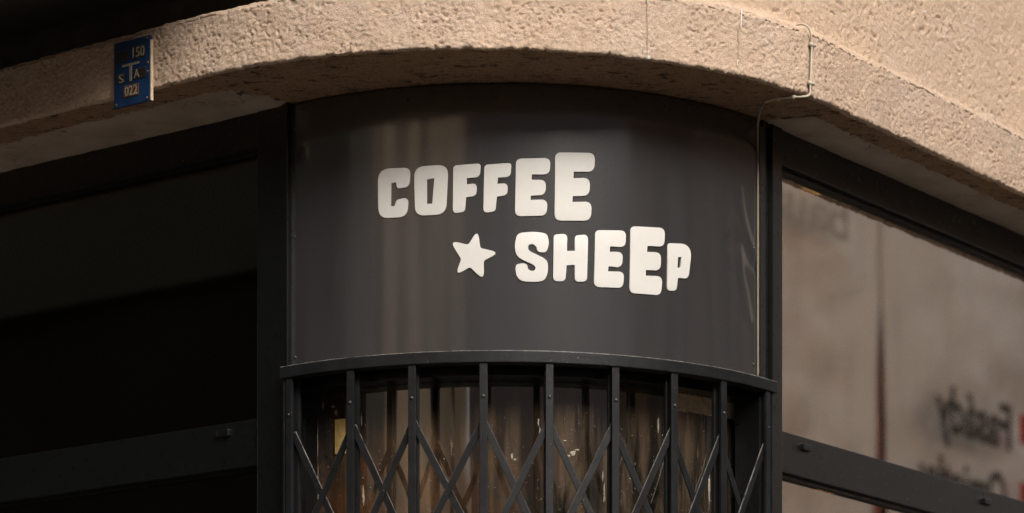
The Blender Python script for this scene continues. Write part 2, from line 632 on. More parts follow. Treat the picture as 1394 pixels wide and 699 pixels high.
ground('road', 0.0, (0.085, 0.078, 0.068), [(-120, -120), (120, -120), (120, 120), (-120, 120)])
us = np.concatenate([np.linspace(-14, 0, 8)[:-1], np.linspace(0, HALF_PI, 24), np.linspace(HALF_PI, HALF_PI + 22, 8)[1:]])
pv, _ = curve(C_SHOP, 2.9, us)
iv, _ = curve(C_SHOP, 0.3, us)
mb = Mesh()
vs = [(*p, 0.13) for p in pv] + [(*p, 0.13) for p in iv] + [(*p, -0.02) for p in pv]
k = len(us)
fs = [(i, i + 1, k + i + 1, k + i) for i in range(k - 1)] + [(2 * k + i, 2 * k + i + 1, i + 1, i) for i in range(k - 1)]
pave = mb.add(vs, fs).build('pavement', mat_plain('pavement_surface', (0.24, 0.215, 0.185), 0.9, 0.2, var=0.15, scale=4, bumps=0.3, bump_scale=50))
pave['kind'] = 'structure'

# ------------------------------------------------------------------ corner building
bld = thing('corner_building', 'tan roughcast corner building with a rounded corner over a dark shopfront', 'building', (-0.03, 9.43, 0))

DL, DR = 1.9, 2.6          # how far along each wall the plaster relief is modelled
STEP = 0.0034
us = np.concatenate([[-9.0, -6.0, -4.0, -2.5], np.arange(-DL, 0, STEP), np.arange(0, HALF_PI, STEP / 1.24),
                     np.arange(HALF_PI, HALF_PI + DR, STEP), [HALF_PI + 3.2, HALF_PI + 5, HALF_PI + 9, HALF_PI + 14]])
outer, onrm = curve(C_LEDGE, R_LEDGE, us)
dist = np.concatenate([[0], np.cumsum(np.linalg.norm(np.diff(outer, axis=0), axis=1))])
dist -= np.interp(0, us, dist)
near = ((us > -DL - 0.01) & (us < HALF_PI + DR + 0.01)).astype(float)

# ledge: a thick plaster band, its face, top edge and lower edge
zt = Z_LEDGE + 0.012 * sstep(0.2, 2.2, dist) - 0.010 * sstep(0.0, -1.5, dist) + near * (0.004 * fbm(dist * 6, dist * 0, 2, 3) + 0.003 * fbm(dist * 26, dist * 0, 2, 4))
zb = Z_SOFFIT + near * (0.0025 * fbm(dist * 9, dist * 0 + 4, 3, 5) + 0.0042 * np.clip(fbm(dist * 38, dist * 0 + 8, 4, 6, 0.7), -0.25, 1))
prof = []                  # (inward offset, t from bottom 0 to top 1, extra z)
for q in np.linspace(0.42, 0.016, 8):
    prof.append((q, 1.0, 0.0))
for a in np.linspace(0, HALF_PI, 5)[0:]:
    prof.append((0.013 * (1 - math.sin(a)), 1.0, -0.013 * (1 - math.cos(a))))
nface = 50
for t in np.linspace(0.93, 0.045, nface):
    prof.append((0.0, t, 0.0))
for a in np.linspace(0, HALF_PI, 4):
    prof.append((0.006 * (1 - math.cos(a)), 0.0, 0.006 * (1 - math.sin(a))))
prof += [(0.016, 0.0, 0.0005), (0.026, 0.0, 0.004)]
nv = len(prof)
P = np.zeros((len(us), nv, 3))
for j, (q, t, dz) in enumerate(prof):
    P[:, j, :2] = outer - onrm * q
    P[:, j, 2] = zb + (zt - zb) * t + dz
arc = np.concatenate([[0], np.cumsum([math.hypot(prof[i + 1][0] - prof[i][0], (prof[i + 1][1] - prof[i][1]) * 0.17 + prof[i + 1][2] - prof[i][2]) for i in range(nv - 1)])])
U, V = np.meshgrid(dist, arc, indexing='ij')
h = stucco_height(U, V, 1) * near[:, None]
fade = np.ones(nv); fade[:8] = 0.3; fade[8:13] = 0.45; fade[-2:] = 0.0; fade[-6:-2] = 1.0
nr = grid_normals(P)
sgn = np.sign((nr[:, 30, :2] * onrm).sum(1).mean())
P = P + nr * sgn * (h * fade)[..., None]
ledge = grid_obj('ledge', P, M['stucco'], bld, flip=sgn < 0)

# soffit under the ledge, running in behind the shopfront heads
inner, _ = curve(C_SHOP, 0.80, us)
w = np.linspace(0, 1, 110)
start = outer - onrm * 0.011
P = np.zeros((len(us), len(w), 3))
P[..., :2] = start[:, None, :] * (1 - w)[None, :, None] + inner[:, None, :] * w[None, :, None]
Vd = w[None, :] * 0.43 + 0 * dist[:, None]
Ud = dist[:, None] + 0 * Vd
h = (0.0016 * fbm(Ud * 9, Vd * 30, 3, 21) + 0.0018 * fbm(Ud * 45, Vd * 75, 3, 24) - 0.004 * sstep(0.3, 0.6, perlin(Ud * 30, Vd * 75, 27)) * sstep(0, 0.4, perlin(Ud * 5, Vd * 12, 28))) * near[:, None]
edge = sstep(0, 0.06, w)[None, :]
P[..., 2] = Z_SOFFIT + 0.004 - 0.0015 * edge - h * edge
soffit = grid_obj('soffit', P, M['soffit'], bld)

# upper wall above the ledge
R_WALL = R_LEDGE - 0.045
ST2 = 0.0042
us2 = np.concatenate([[-9.0, -6.0, -4.0, -2.5], np.arange(-DL, 0, ST2), np.arange(0, HALF_PI, ST2 / 1.18),
                      np.arange(HALF_PI, HALF_PI + DR, ST2), [HALF_PI + 3.2, HALF_PI + 5, HALF_PI + 9, HALF_PI + 14]])
wp, wnrm = curve(C_LEDGE, R_WALL, us2)
wp = wp - wnrm * (0.30 * sstep(0.26, -0.12, us2))[:, None]        # recess added: the wall turns from the sun and darkens on the left
d2 = np.concatenate([[0], np.cumsum(np.linalg.norm(np.diff(wp, axis=0), axis=1))])
d2 -= np.interp(0, us2, d2)
zs = np.concatenate([np.arange(Z_LEDGE - 0.03, 5.06, ST2), [5.3, 6.0, 7.5, 9.2]])
P = np.zeros((len(us2), len(zs), 3))
P[..., :2] = wp[:, None, :]
P[..., 2] = zs[None, :]
U, V = np.meshgrid(d2, zs, indexing='ij')
near2 = ((us2 > -DL - 0.01) & (us2 < HALF_PI + DR + 0.01)).astype(float)[:, None] * (zs < 5.07)[None, :]
wu = U + 0.01 * perlin(U * 25, V * 25, 41); wv = V + 0.01 * perlin(U * 25 + 7, V * 25, 42)
pit = sstep(0.30, 0.55, perlin(wu * 56, wv * 62, 43))
h = 0.0014 * fbm(wu * 16, wv * 20, 3, 44) + 0.0030 * (0.6 - 1.2 * worley(wu * 70, wv * 76, 46)) + 0.0018 * (0.5 - worley(wu * 125, wv * 125, 49)) + 0.0010 * fbm(wu * 40, wv * 44, 2, 50) - 0.0045 * pit * sstep(-0.3, 0.4, perlin(U * 6, V * 6, 48))
h = h * near2 + 0.041 * np.exp(-(np.maximum(V - Z_LEDGE - 0.008, 0) / 0.016) ** 2) * near2     # mortar fillet on the ledge
P[..., :2] += wnrm[:, None, :] * h[..., None]
wall = grid_obj('wall', P, M['stucco_wall'], bld)

# lighter plaster strips along the inner soffit
M['strip'] = None


def mat_strip():
    m, nt, b = new_mat('smooth_plaster')
    v = coords(nt)
    f = ramp(nt, noise(nt, v, 7, 5), gray((0.3, 0), (0.7, 1)))
    c = mixc(nt, f, (0.36, 0.285, 0.23), (0.24, 0.185, 0.145))
    n = noise(nt, v, 5.5, 3, 0.5)
    line = mathn(nt, 'LESS_THAN', mathn(nt, 'ABSOLUTE', mathn(nt, 'SUBTRACT', n, 0.5)), 0.0022)
    msk = ramp(nt, noise(nt, v, 3.1, 2), gray((0.50, 0), (0.54, 1)))
    c = mixc(nt, mathn(nt, 'MULTIPLY', line, mathn(nt, 'MULTIPLY', msk, 0.85)), c, (0.03, 0.022, 0.016))
    stain = ramp(nt, noise(nt, v, 16, 4), gray((0.62, 0), (0.72, 1)))
    c = mixc(nt, mathn(nt, 'MULTIPLY', stain, 0.35), c, (0.17, 0.10, 0.06))
    nt.links.new(c, b.inputs['Base Color'])
    b.inputs['Roughness'].default_value = 0.9
    bump(nt, b, noise(nt, v, 60, 4), 0.4, 0.002)
    return m


M['strip'] = mat_strip()


def plaster_strip(side):
    ss = np.arange(-0.02 if side == 'R' else 0.02, 2.6, 0.008)
    rin, rout = (R_RIGHT - 0.05, 1.085) if side == 'R' else (R_LEFT - 0.05, 1.165)
    fn = on_right if side == 'R' else on_left
    ww = np.linspace(0, 1, 26)
    P = np.zeros((len(ss), len(ww), 3))
    sd = 51 if side == 'R' else 55
    ro = rout + 0.010 * fbm(ss * 6, ss * 0 + sd, 3, sd) + 0.004 * fbm(ss * 30, ss * 0, 2, sd + 1)
    taper = sstep(ss[0], ss[0] + 0.05, ss)
    for i, s in enumerate(ss):
        for j, q in enumerate(ww):
            r = rin + (rin + (ro[i] - rin) * (0.55 + 0.45 * taper[i]) - rin) * q
            P[i, j] = fn(s, r, 0)
    hh = (0.0075 * (1 - sstep(0.80, 1.0, ww)) ** 0.7)[None, :] * sstep(ss[0], ss[0] + 0.03, ss)[:, None]
    SS, WW = np.meshgrid(ss, ww * 0.15, indexing='ij')
    P[..., 2] = Z_SOFFIT + 0.003 - hh - 0.0012 * fbm(SS * 14, WW * 14, 3, sd + 2) * (ww < 0.97)[None, :]
    o = grid_obj('plaster_strip', P, M['strip'], bld)
    o['label'] = 'smoother pale plaster with hairline cracks'


plaster_strip('R')
plaster_strip('L')

# slab added over the left wall, mostly out of view, to shade that side
mb = Mesh()
mb.wallbox(on_left, -0.26, 7.0, 0.75, 1.95, 4.56, 4.72, C_LEDGE)
bal = mb.build('shade_balcony', M['concrete'], bld, 0.01)
mb = Mesh()
mb.wallbox(on_left, -0.26, 7.0, 1.88, 1.95, 4.72, 5.65, C_LEDGE)
mb.wallbox(on_left, -0.26, -0.19, 1.05, 1.88, 4.72, 5.65, C_LEDGE)
mb.build('parapet', M['concrete'], bal, 0.008)

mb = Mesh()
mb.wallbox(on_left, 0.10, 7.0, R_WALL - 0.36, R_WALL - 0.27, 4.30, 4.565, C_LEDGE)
mb.build('shade_board', M['board_shade'], bld, 0.03)  # added dark strip standing in for the deep shade under the slab

# piers beyond the shop windows, back of the shop, roof
mb = Mesh()
mb.wallbox(on_left, 2.46, 9.0, 0.2, R_LEFT + 0.02, 0.0, Z_SOFFIT + 0.03)
mb.build('pier', M['stucco_wall'], bld)
mb = Mesh()
mb.wallbox(on_right, 2.76, 14.0, 0.2, R_RIGHT + 0.02, 0.0, Z_SOFFIT + 0.03)
mb.build('pier', M['stucco_wall'], bld)
op, _ = curve(C_LEDGE, R_WALL - 0.01, np.array([-9.0, 0, 0.4, 0.8, 1.2, HALF_PI, HALF_PI + 14.0]))
back = C_LEDGE + T_L * 9.0 + T_R * 14.0
poly = [tuple(p) for p in op] + [tuple(back)]
mb = Mesh()
n = len(poly)
mb.add([(*p, 9.2) for p in poly] + [(*p, 9.45) for p in poly], [tuple(range(n))[::-1], tuple(range(n, 2 * n))] + [(i, (i + 1) % n, n + (i + 1) % n, n + i) for i in range(n)])
mb.build('roof', M['roof'], bld)
mb = Mesh()          # the dark shop behind the glass: back walls, floor and ceiling
rp = [on_left(2.6, 0.78, 0), on_left(0.0, 0.78, 0), on_arc(-15, 0.78, 0), on_arc(10, 0.78, 0), on_arc(35, 0.78, 0), on_right(0.0, 0.78, 0), on_right(2.9, 0.78, 0), on_right(2.9, -2.6, 0), on_left(2.6, -2.6, 0)]
n = len(rp)
mb.add([(p[0], p[1], 0.135) for p in rp] + [(p[0], p[1], 4.15) for p in rp], [tuple(range(n)), tuple(range(n, 2 * n))[::-1]] + [(i, (i + 1) % n, n + (i + 1) % n, n + i) for i in (5 + 1, 7, 8)])
mb.build('shop_room', M['room'], bld)
# rear walls of the building so that no daylight enters from behind
mb = Mesh()
p1 = C_LEDGE + T_L * 9.0 + N_L * R_WALL; p2 = C_LEDGE + T_R * 14.0 + N_R * R_WALL
for a, b in ((p1, back), (back, p2)):
    mb.add([(a[0], a[1], 0), (b[0], b[1], 0), (b[0], b[1], 9.2), (a[0], a[1], 9.2)], [(0, 1, 2, 3)])
mb.build('rear_wall', M['stucco_wall'], bld)


# ------------------------------------------------------------------ shop windows
def shop_window(side):
    fn = on_right if side == 'R' else on_left
    R = R_RIGHT if side == 'R' else R_LEFT
    far = 2.70 if side == 'R' else 2.40
    s0 = 0.051 if side == 'R' else 0.130
    zhead = 4.070 if side == 'R' else 4.068
    t0, t1 = (3.192, 3.309) if side == 'R' else (3.180, 3.311)
    f = Mesh()
    f.wallbox(fn, s0, far, R - 0.075, R, zhead, Z_SOFFIT + 0.01)
    f.wallbox(fn, far, far + 0.09, R - 0.075, R + 0.004, 0.3, Z_SOFFIT + 0.01)
    f.wallbox(fn, s0, far, R - 0.075, R, 0.13, 0.42)
    if side == 'R':
        f.wallbox(fn, -0.002, s0, R - 0.08, R + 0.008, 0.13, Z_SOFFIT + 0.01)
        f.wallbox(fn, -0.034, -0.004, R - 0.08, R - 0.004, 0.13, Z_SOFFIT + 0.01)
        f.wallbox(fn, -0.064, -0.032, R - 0.08, R + 0.004, 0.13, Z_SOFFIT - 0.02)
    else:
        f.wallbox(fn, 0.018, 0.130, R - 0.08, R + 0.006, 0.13, Z_SOFFIT + 0.01)
    win = f.build('window', M['frame'], bld, 0.0025)
    b = Mesh()
    b.wallbox(fn, s0 - 0.002, far + 0.002, R - 0.072, R - 0.002, t0, t1)
    tr = b.build('transom', M['frame'], win, 0.002)
    for z0, z1 in ((t1, zhead), (0.42, t0)):
        p = Mesh()
        p.wallbox(fn, s0 - 0.005, far + 0.005, R - 0.040, R - 0.034, z0 - 0.005, z1 + 0.005)
        p.build('pane', M['glass' if side == 'R' else 'glass_left'], win)
        g = Mesh()      # glazing beads round the pane
        g.wallbox(fn, s0, far, R - 0.034, R - 0.018, z1 - 0.010, z1 + 0.001)
        g.wallbox(fn, s0 - 0.001, s0 + 0.006, R - 0.034, R - 0.018, z0, z1)
        g.build('glazing_bead', M['frame'], win)
    caps = ((0.188, 3.279), (1.287, 3.272), (2.35, 3.272)) if side == 'R' else ((0.259, 3.283), (1.75, 3.283))
    for s, z in caps:
        c = Mesh()
        c.wallbox(fn, s - 0.022, s + 0.022, R - 0.004, R + 0.009, z - 0.010, z + 0.010)
        c.build('weep_cap', M['frame'], win, 0.003)
    # lit strip lamp just inside the glass; its lower glint is a glowing strip
    return win


win_r = shop_window('R')
win_l = shop_window('L')
lamp = thing('glow_strip', 'warm glowing strip lamp just inside the head of the right shop window', 'lamp', on_right(0.6, 0.84, 4.03))
mb = Mesh(); mb.wallbox(on_right, 0.1, 1.4, 0.835, 0.860, 4.0868, 4.098)
mb.build('housing', M['frame'], lamp)
mb = Mesh(); mb.wallbox(on_right, 0.36, 0.45, 0.842, 0.852, 4.0840, 4.0865)
mb.build('diffuser', M['lamp'], lamp)
lamp_glint = thing('glow_strip', 'short warm glint of the strip lamp below the right window transom, added as a glowing strip', 'lamp', on_right(0.2, 0.84, 3.17))  # mirrored glint of the lamp above, added as a glowing strip
mb = Mesh(); mb.wallbox(on_right, 0.05, 0.9, 0.835, 0.860, 3.2068, 3.218)
mb.build('housing', M['frame'], lamp_glint)
mb = Mesh(); mb.wallbox(on_right, 0.44, 0.53, 0.842, 0.852, 3.2040, 3.2065)
mb.build('diffuser', M['lamp'], lamp_glint)

# ------------------------------------------------------------------ door behind the gate
mb = Mesh()
mb.arcbox(-45, 60, 0.83, 0.915, 3.383, 3.47)                # door head
mb.arcbox(-46, -37.6, 0.82, 0.90, 0.13, 3.385, n=4)         # jambs
mb.arcbox(-41.5, -39.6, 0.90, 0.912, 0.13, 3.385, n=3)
mb.arcbox(54.6, 63, 0.82, 0.90, 0.13, 3.385, n=4)
mb.arcbox(56.6, 58.6, 0.90, 0.912, 0.13, 3.385, n=3)
mb.arcbox(-45, 60, 0.83, 0.90, 0.13, 0.40)
door = mb.build('door', M['frame'], bld, 0.002)
door['label'] = 'dark framed curved door with grimy glass'
AA, ZZ = np.meshgrid(np.radians(np.linspace(-38.2, 55.2, 160)), np.concatenate([[0.38, 1.2, 2.2], np.linspace(2.7, 3.395, 40)]), indexing='ij')
RR = 0.850 + 0.0007 * perlin(AA * 5.5, ZZ * 1.3, 91) + 0.0002 * perlin(AA * 20, ZZ * 4, 92)
pane = grid_obj('pane', np.stack([C_SHOP[0] + RR * np.sin(AA), C_SHOP[1] - RR * np.cos(AA), ZZ], -1), M['door_glass'], door)
pm = pane.modifiers.new('thickness', 'SOLIDIFY'); pm.thickness = 0.006; pm.offset = -1
mb = Mesh()
mb.arcbox(-32.9, -30.7, 0.8505, 0.858, 3.205, 3.302, n=3)
mb.build('push_plate', M['yellow'], door, 0.002)
for (d0, d1, za, zb_, seed) in ((35.6, 44.5, 3.333, 3.384, 3), (48.9, 54.6, 3.338, 3.392, 5)):
    n = 18
    vs = []
    rr = random.Random(seed)
    for k in range(n + 1):
        d = d0 + (d1 - d0) * k / n
        vs += [on_arc(d, 0.8512, za + rr.uniform(-0.0025, 0.0025)), on_arc(d, 0.8512, zb_ + rr.uniform(-0.004, 0.003))]
    mb = Mesh()
    mb.add(vs, [(2 * k, 2 * k + 2, 2 * k + 3, 2 * k + 1) for k in range(n)])
    t = mb.build('paper_tape', M['tape'])
    sm = t.modifiers.new('thickness', 'SOLIDIFY'); sm.thickness = 0.0008; sm.offset = 0
    tag(t, 'longer strip of torn brown paper tape on the door glass' if seed == 3 else 'short torn brown tape piece at the right edge of the door glass', 'tape')

# old paint splashes, scuffs and scraped sticker edges on the door glass
def scuff(deg, z, wdt, hgt, seed, mat):
    rr = random.Random(seed)
    n = 22
    ring = []
    for k in range(n):
        t = 2 * math.pi * k / n
        q = rr.uniform(0.45, 1.1)
        ring.append((wdt * q * math.cos(t), hgt * q * math.sin(t)))
    vs = [on_arc(deg + math.degrees(x / 0.851), 0.8515, z + y) for x, y in ring] + [on_arc(deg, 0.8524, z)]
    mb = Mesh(); mb.add(vs, [(k, (k + 1) % n, n) for k in range(n)])
    return mb.build('paint_scuff', mat, door)


k = 0
for deg, z, w_, h_ in ((13.46, 3.188, 0.010, 0.009), (14.3, 3.198, 0.008, 0.003), (12.7, 3.18, 0.004, 0.005), (11.9, 3.222, 0.006, 0.002), (2.0, 3.176, 0.004, 0.010), (2.6, 3.166, 0.005, 0.004), (7.2, 3.24, 0.0024, 0.022),
                       (6.94, 3.272, 0.003, 0.014), (19.6, 3.081, 0.0034, 0.032), (19.3, 3.13, 0.002, 0.02), (31.0, 3.287, 0.004, 0.026), (43.7, 3.118, 0.0045, 0.055), (43.5, 3.16, 0.003, 0.02), (-37.3, 3.255, 0.0024, 0.060),
                       (-37.2, 3.13, 0.0025, 0.05), (-27.2, 3.295, 0.003, 0.026), (-26.8, 3.085, 0.0045, 0.035), (-33.6, 3.34, 0.007, 0.004), (-32.9, 3.322, 0.005, 0.010), (-36.0, 3.345, 0.003, 0.012)):
    k += 1
    scuff(deg, z, w_, h_, 100 + k, M['scuff'])
for k in range(90):
    rr = random.Random(500 + k)
    scuff(rr.uniform(-36, 53), 3.38 - 0.36 * rr.random() ** 0.6, rr.uniform(0.0006, 0.0022), rr.uniform(0.0006, 0.0026), 700 + k, M['scuff'])

# ------------------------------------------------------------------ sign
A0, A1 = -38.3, 49.5
Z0, Z1 = 3.405, Z_SOFFIT - 0.001
sign = thing('shop_sign', 'curved dark grey shop sign panel with cream lettering and a star', 'sign', on_arc(5, R_PANEL, Z0))
na, nz = 300, 150
ang = np.radians(np.linspace(A0, A1, na)); zz = np.linspace(Z0, Z1, nz)
AA, ZZ = np.meshgrid(ang, zz, indexing='ij')
S = AA * R_PANEL
disp = 0.0004 * perlin(S * 6, ZZ * 1.2, 61) + 0.00012 * perlin(S * 20, ZZ * 2, 62)
creases = [                                                  # dents in the film near the right edge (arc metres, z)
    ([(0.742, 3.96), (0.752, 3.90), (0.775, 3.84), (0.800, 3.80), (0.822, 3.785)], 0.0022, 0.015),
    ([(0.720, 3.80), (0.750, 3.815), (0.790, 3.765), (0.822, 3.750)], -0.0024, 0.020),
    ([(0.745, 3.79), (0.750, 3.72), (0.770, 3.66), (0.785, 3.60)], 0.0020, 0.014),
    ([(0.700, 3.83), (0.725, 3.86), (0.745, 3.82)], 0.0012, 0.016),
    ([(0.755, 3.60), (0.770, 3.57)], -0.0012, 0.018),
]
for pts, amp, wd in creases:
    best = np.full(S.shape, 9.0)
    pp = smooth_path([(a, b, 0) for a, b in pts], 5)
    for p, q in zip(pp[:-1], pp[1:]):
        d = q[:2] - p[:2]; L = d @ d
        t = np.clip(((S - p[0]) * d[0] + (ZZ - p[1]) * d[1]) / L, 0, 1)
        best = np.minimum(best, np.hypot(S - p[0] - t * d[0], ZZ - p[1] - t * d[1]))
    disp = disp + amp * np.exp(-(best / wd) ** 2)
RR = R_PANEL + disp
P = np.stack([C_SHOP[0] + RR * np.sin(AA), C_SHOP[1] - RR * np.cos(AA), ZZ], -1)
panel = grid_obj('panel', P, M['panel'], sign)
sol = panel.modifiers.new('thickness', 'SOLIDIFY'); sol.thickness = 0.004; sol.offset = -1
mb = Mesh()
mb.arcbox(A0 - 0.16, A0 - 0.005, R_PANEL - 0.006, R_PANEL + 0.0015, Z0, Z1, n=1)
mb.build('edge_trim', M['iron_edge'], sign)
mb = Mesh()
mb.arcbox(A1 + 0.005, A1 + 0.13, R_PANEL - 0.006, R_PANEL + 0.0015, Z0, Z1 - 0.02, n=1)
mb.build('edge_trim', M['iron_edge'], sign)
for d, z in ((-37.0, 4.104), (-37.1, 3.802), (-37.0, 3.467), (48.4, 3.803), (48.4, 3.474), (-15.5, 4.137), (6.9, 4.141), (28.3, 4.139)):
    mb = Mesh(); a = math.radians(d)
    mb.dome(on_arc(d, R_PANEL - 0.001, z), (math.sin(a), -math.cos(a), 0), 0.0052, 0.005)
    mb.build('screw', M['screw'], sign)

# lettering: outlines in mm (along the panel's curve, height, corner radius)
GLYPH = {
 'C': [(-344,3955,23),(-249,3951,14),(-253,3897,13),(-288,3896,8),(-290,3914,1),(-305,3912,2),(-306,3849,2),(-295,3848,2),(-289,3865,7),(-255,3870,11),(-259,3817,18),(-342,3818,23)],
 'O': [(-239,3952,20),(-143,3954,22),(-150,3817,22),(-236,3818,19)],
 'Oh': [(-203,3915,1),(-182,3918,1),(-188,3848,1),(-203,3848,1)],
 'F1': [(-130,3950,8),(-54,3954,7),(-58,3916,11),(-93,3914,1),(-93,3897,1),(-65,3899,10),(-67,3865,11),(-95,3862,1),(-98,3823,8),(-131,3819,8)],
 'F2': [(-45,3950,8),(29,3955,7),(26,3917,11),(-8,3914,1),(-10,3897,1),(19,3899,10),(17,3866,11),(-11,3863,1),(-15,3823,8),(-48,3818,8)],
 'star': [(-63,3774,8),(-56,3723,7),(-4,3710,8),(-47,3688,7),(-46,3634,8),(-84,3672,7),(-124,3650,8),(-108,3694,7),(-140,3746,8),(-89,3732,7)],
 'E1': [(41,3966,11),(136,3971,12),(132,3925,14),(84,3924,1),(83,3909,1),(123,3910,12),(121,3869,14),(81,3866,1),(80,3854,1),(127,3857,12),(124,3813,14),(38,3809,12)],
 'E2': [(148,3986,12),(260,3992,13),(257,3939,17),(199,3936,1),(198,3918,1),(245,3922,13),(243,3873,16),(196,3869,1),(195,3853,1),(250,3857,13),(247,3805,16),(146,3800,13)],
 'S': [(55,3765,0),(82,3768,0),(108,3767,0),(124,3762,0),(130,3744,0),(128,3726,0),(121,3714,0),(108,3713,0),(99,3717,0),(96,3727,0),(87,3734,0),(76,3732,0),(74,3722,0),(80,3714,0),(101,3704,0),(120,3694,0),(127,3682,0),(127,3659,0),(120,3641,0),(105,3633,0),(78,3632,0),(57,3634,0),(45,3644,0),(40,3660,0),(41,3675,0),(50,3680,0),(63,3681,0),(71,3676,0),(74,3666,0),(83,3661,0),(92,3664,0),(93,3673,0),(82,3681,0),(55,3693,0),(42,3706,0),(38,3726,0),(40,3745,0),(45,3759,0)],
 'H': [(144,3762,7),(182,3767,9),(180,3719,1),(202,3720,1),(203,3763,8),(240,3768,9),(236,3639,9),(202,3635,9),(202,3682,1),(179,3680,1),(176,3637,9),(142,3634,9)],
 'E3': [(260,3781,11),(351,3787,11),(347,3741,13),(302,3739,1),(301,3724,1),(340,3727,11),(337,3684,13),(298,3684,1),(296,3670,1),(344,3673,11),(340,3628,13),(256,3625,11)],
 'E4': [(363,3800,11),(471,3807,12),(466,3754,14),(414,3751,1),(412,3734,1),(457,3737,12),(454,3687,14),(409,3684,1),(408,3668,1),(461,3672,12),(456,3619,14),(359,3616,12)],
 'P': [(478,3766,8),(560,3774,26),(546,3675,16),(511,3674,3),(506,3638,8),(475,3634,8)],
 'Ph': [(511,3731,1),(523,3733,1),(519,3703,1),(509,3701,1)],
}



def fillet(pts):
    out = []
    n = len(pts)
    for i, (x, y, r) in enumerate(pts):
        p = np.array([x, y], float)
        if r == 0:
            out.append(p); continue
        r = r * 1.4 if r > 3 else r
        a = np.array(pts[i - 1][:2], float) - p; b = np.array(pts[(i + 1) % n][:2], float) - p
        la, lb = np.linalg.norm(a), np.linalg.norm(b)
        a /= la; b /= lb
        th = math.acos(max(-1, min(1, a @ b)))
        t = min(r / math.tan(th / 2), la * 0.49, lb * 0.49)
        m = max(2, int(r / 1.5))
        p0, p2 = p + a * t, p + b * t
        for k in range(m + 1):
            s = k / m
            out.append((1 - s) ** 2 * p0 + 2 * s * (1 - s) * p + s * s * p2)
    return out


def letter(name, outline, holes=(), smooth=False):
    loops = []
    o = outline
    if smooth:
        q = [(x, y, 0) for x, y, _ in o]
        pp = smooth_path(q + [q[0]], 4)[:-1]
        loops.append([np.array(p[:2]) for p in pp])
    else:
        loops.append(fillet(o))
    for hole in holes:
        loops.append(fillet(hole))
    bm = bmesh.new()
    ed = []
    for lp in loops:
        vs = [bm.verts.new((p[0] / 1000, p[1] / 1000, 0)) for p in lp]
        for i in range(len(vs)):
            ed.append(bm.edges.new((vs[i], vs[(i + 1) % len(vs)])))
    bmesh.ops.triangle_fill(bm, use_beauty=True, edges=ed)
    ys = [p[1] / 1000 for p in loops[0]]; xs = [p[0] / 1000 for p in loops[0]]
    y0, y1, x0, x1 = min(ys), max(ys), min(xs), max(xs)
    for k in range(1, 22):
        z = y0 + (y1 - y0) * k / 22
        bmesh.ops.bisect_plane(bm, geom=bm.verts[:] + bm.edges[:] + bm.faces[:], plane_co=(0, z, 0), plane_no=(0, 1, 0))
    for k in range(1, 8):
        x = x0 + (x1 - x0) * k / 8
        bmesh.ops.bisect_plane(bm, geom=bm.verts[:] + bm.edges[:] + bm.faces[:], plane_co=(x, 0, 0), plane_no=(1, 0, 0))
    front = bm.faces[:]
    bnd = [e for e in bm.edges if e.is_boundary]
    for f in front:
        f.smooth = True
    res = bmesh.ops.extrude_edge_only(bm, edges=bnd)
    newv = set(v for v in res['geom'] if isinstance(v, bmesh.types.BMVert))
    for e in bnd:
        e.smooth = False
    Hh = y1 - y0
    for v in bm.verts:
        u, z = v.co.x, v.co.y
        t = (z - y0) / Hh
        roll = 0.0034 * max(0.0, (t - 0.58) / 0.42) ** 2 + 0.0008 * max(0.0, (0.14 - t) / 0.14) ** 2   # cushioned face
        off = -0.0008 if v in newv else 0.0040 - roll
        a = u / R_PANEL
        r = R_PANEL + off
        v.co = (C_SHOP[0] + r * math.sin(a), C_SHOP[1] - r * math.cos(a), z)
    bmesh.ops.recalc_face_normals(bm, faces=bm.faces)
    me = bpy.data.meshes.new(name)
    bm.to_mesh(me); bm.free()
    f0 = me.polygons[0]
    cn = Vector((f0.center.x - C_SHOP[0], f0.center.y - C_SHOP[1], 0))
    if f0.normal.dot(cn) < 0:
        me.flip_normals()
    return link(name, me, M['letter'], sign)


for key in ('C', 'O', 'F1', 'F2', 'E1', 'E2', 'S', 'H', 'E3', 'E4', 'P'):
    letter('letter', GLYPH[key], [GLYPH[key + 'h']] if key + 'h' in GLYPH else (), key == 'S')
letter('star', GLYPH['star'])

# ------------------------------------------------------------------ folding gate
gate = thing('folding_gate', 'black folding scissor gate with riveted bars across the curved door', 'gate', on_arc(5, 0.94, 0.13, C_GATE))
RG = 0.955
mb = Mesh(); mb.arcbox(-39.0, 55.2, RG - 0.035, RG + 0.008, 3.4005, 3.4335, C_GATE, n=48)
mb.build('top_rail', M['iron'], gate, 0.0025)
mb = Mesh(); mb.arcbox(-39.0, 55.2, RG - 0.035, RG + 0.008, 0.14, 0.17, C_GATE, n=48)
mb.build('bottom_rail', M['iron'], gate, 0.0025)
BARS = [-37.26, -25.02, -14.14, -2.37, 8.40, 19.58, 30.46, 40.98, 52.8]


def bar_box(d, r0, r1, half, z0, z1):
    a = math.radians(d)
    n = np.array([math.sin(a), -math.cos(a)]); t = np.array([math.cos(a), math.sin(a)])
    def q(s, r, z):
        p = C_GATE + n * r + t * s
        return (p[0], p[1], z)
    return Mesh().hexa([q(-half, r0, z0), q(half, r0, z0), q(half, r1, z0), q(-half, r1, z0), q(-half, r0, z1), q(half, r0, z1), q(half, r1, z1), q(-half, r1, z1)])


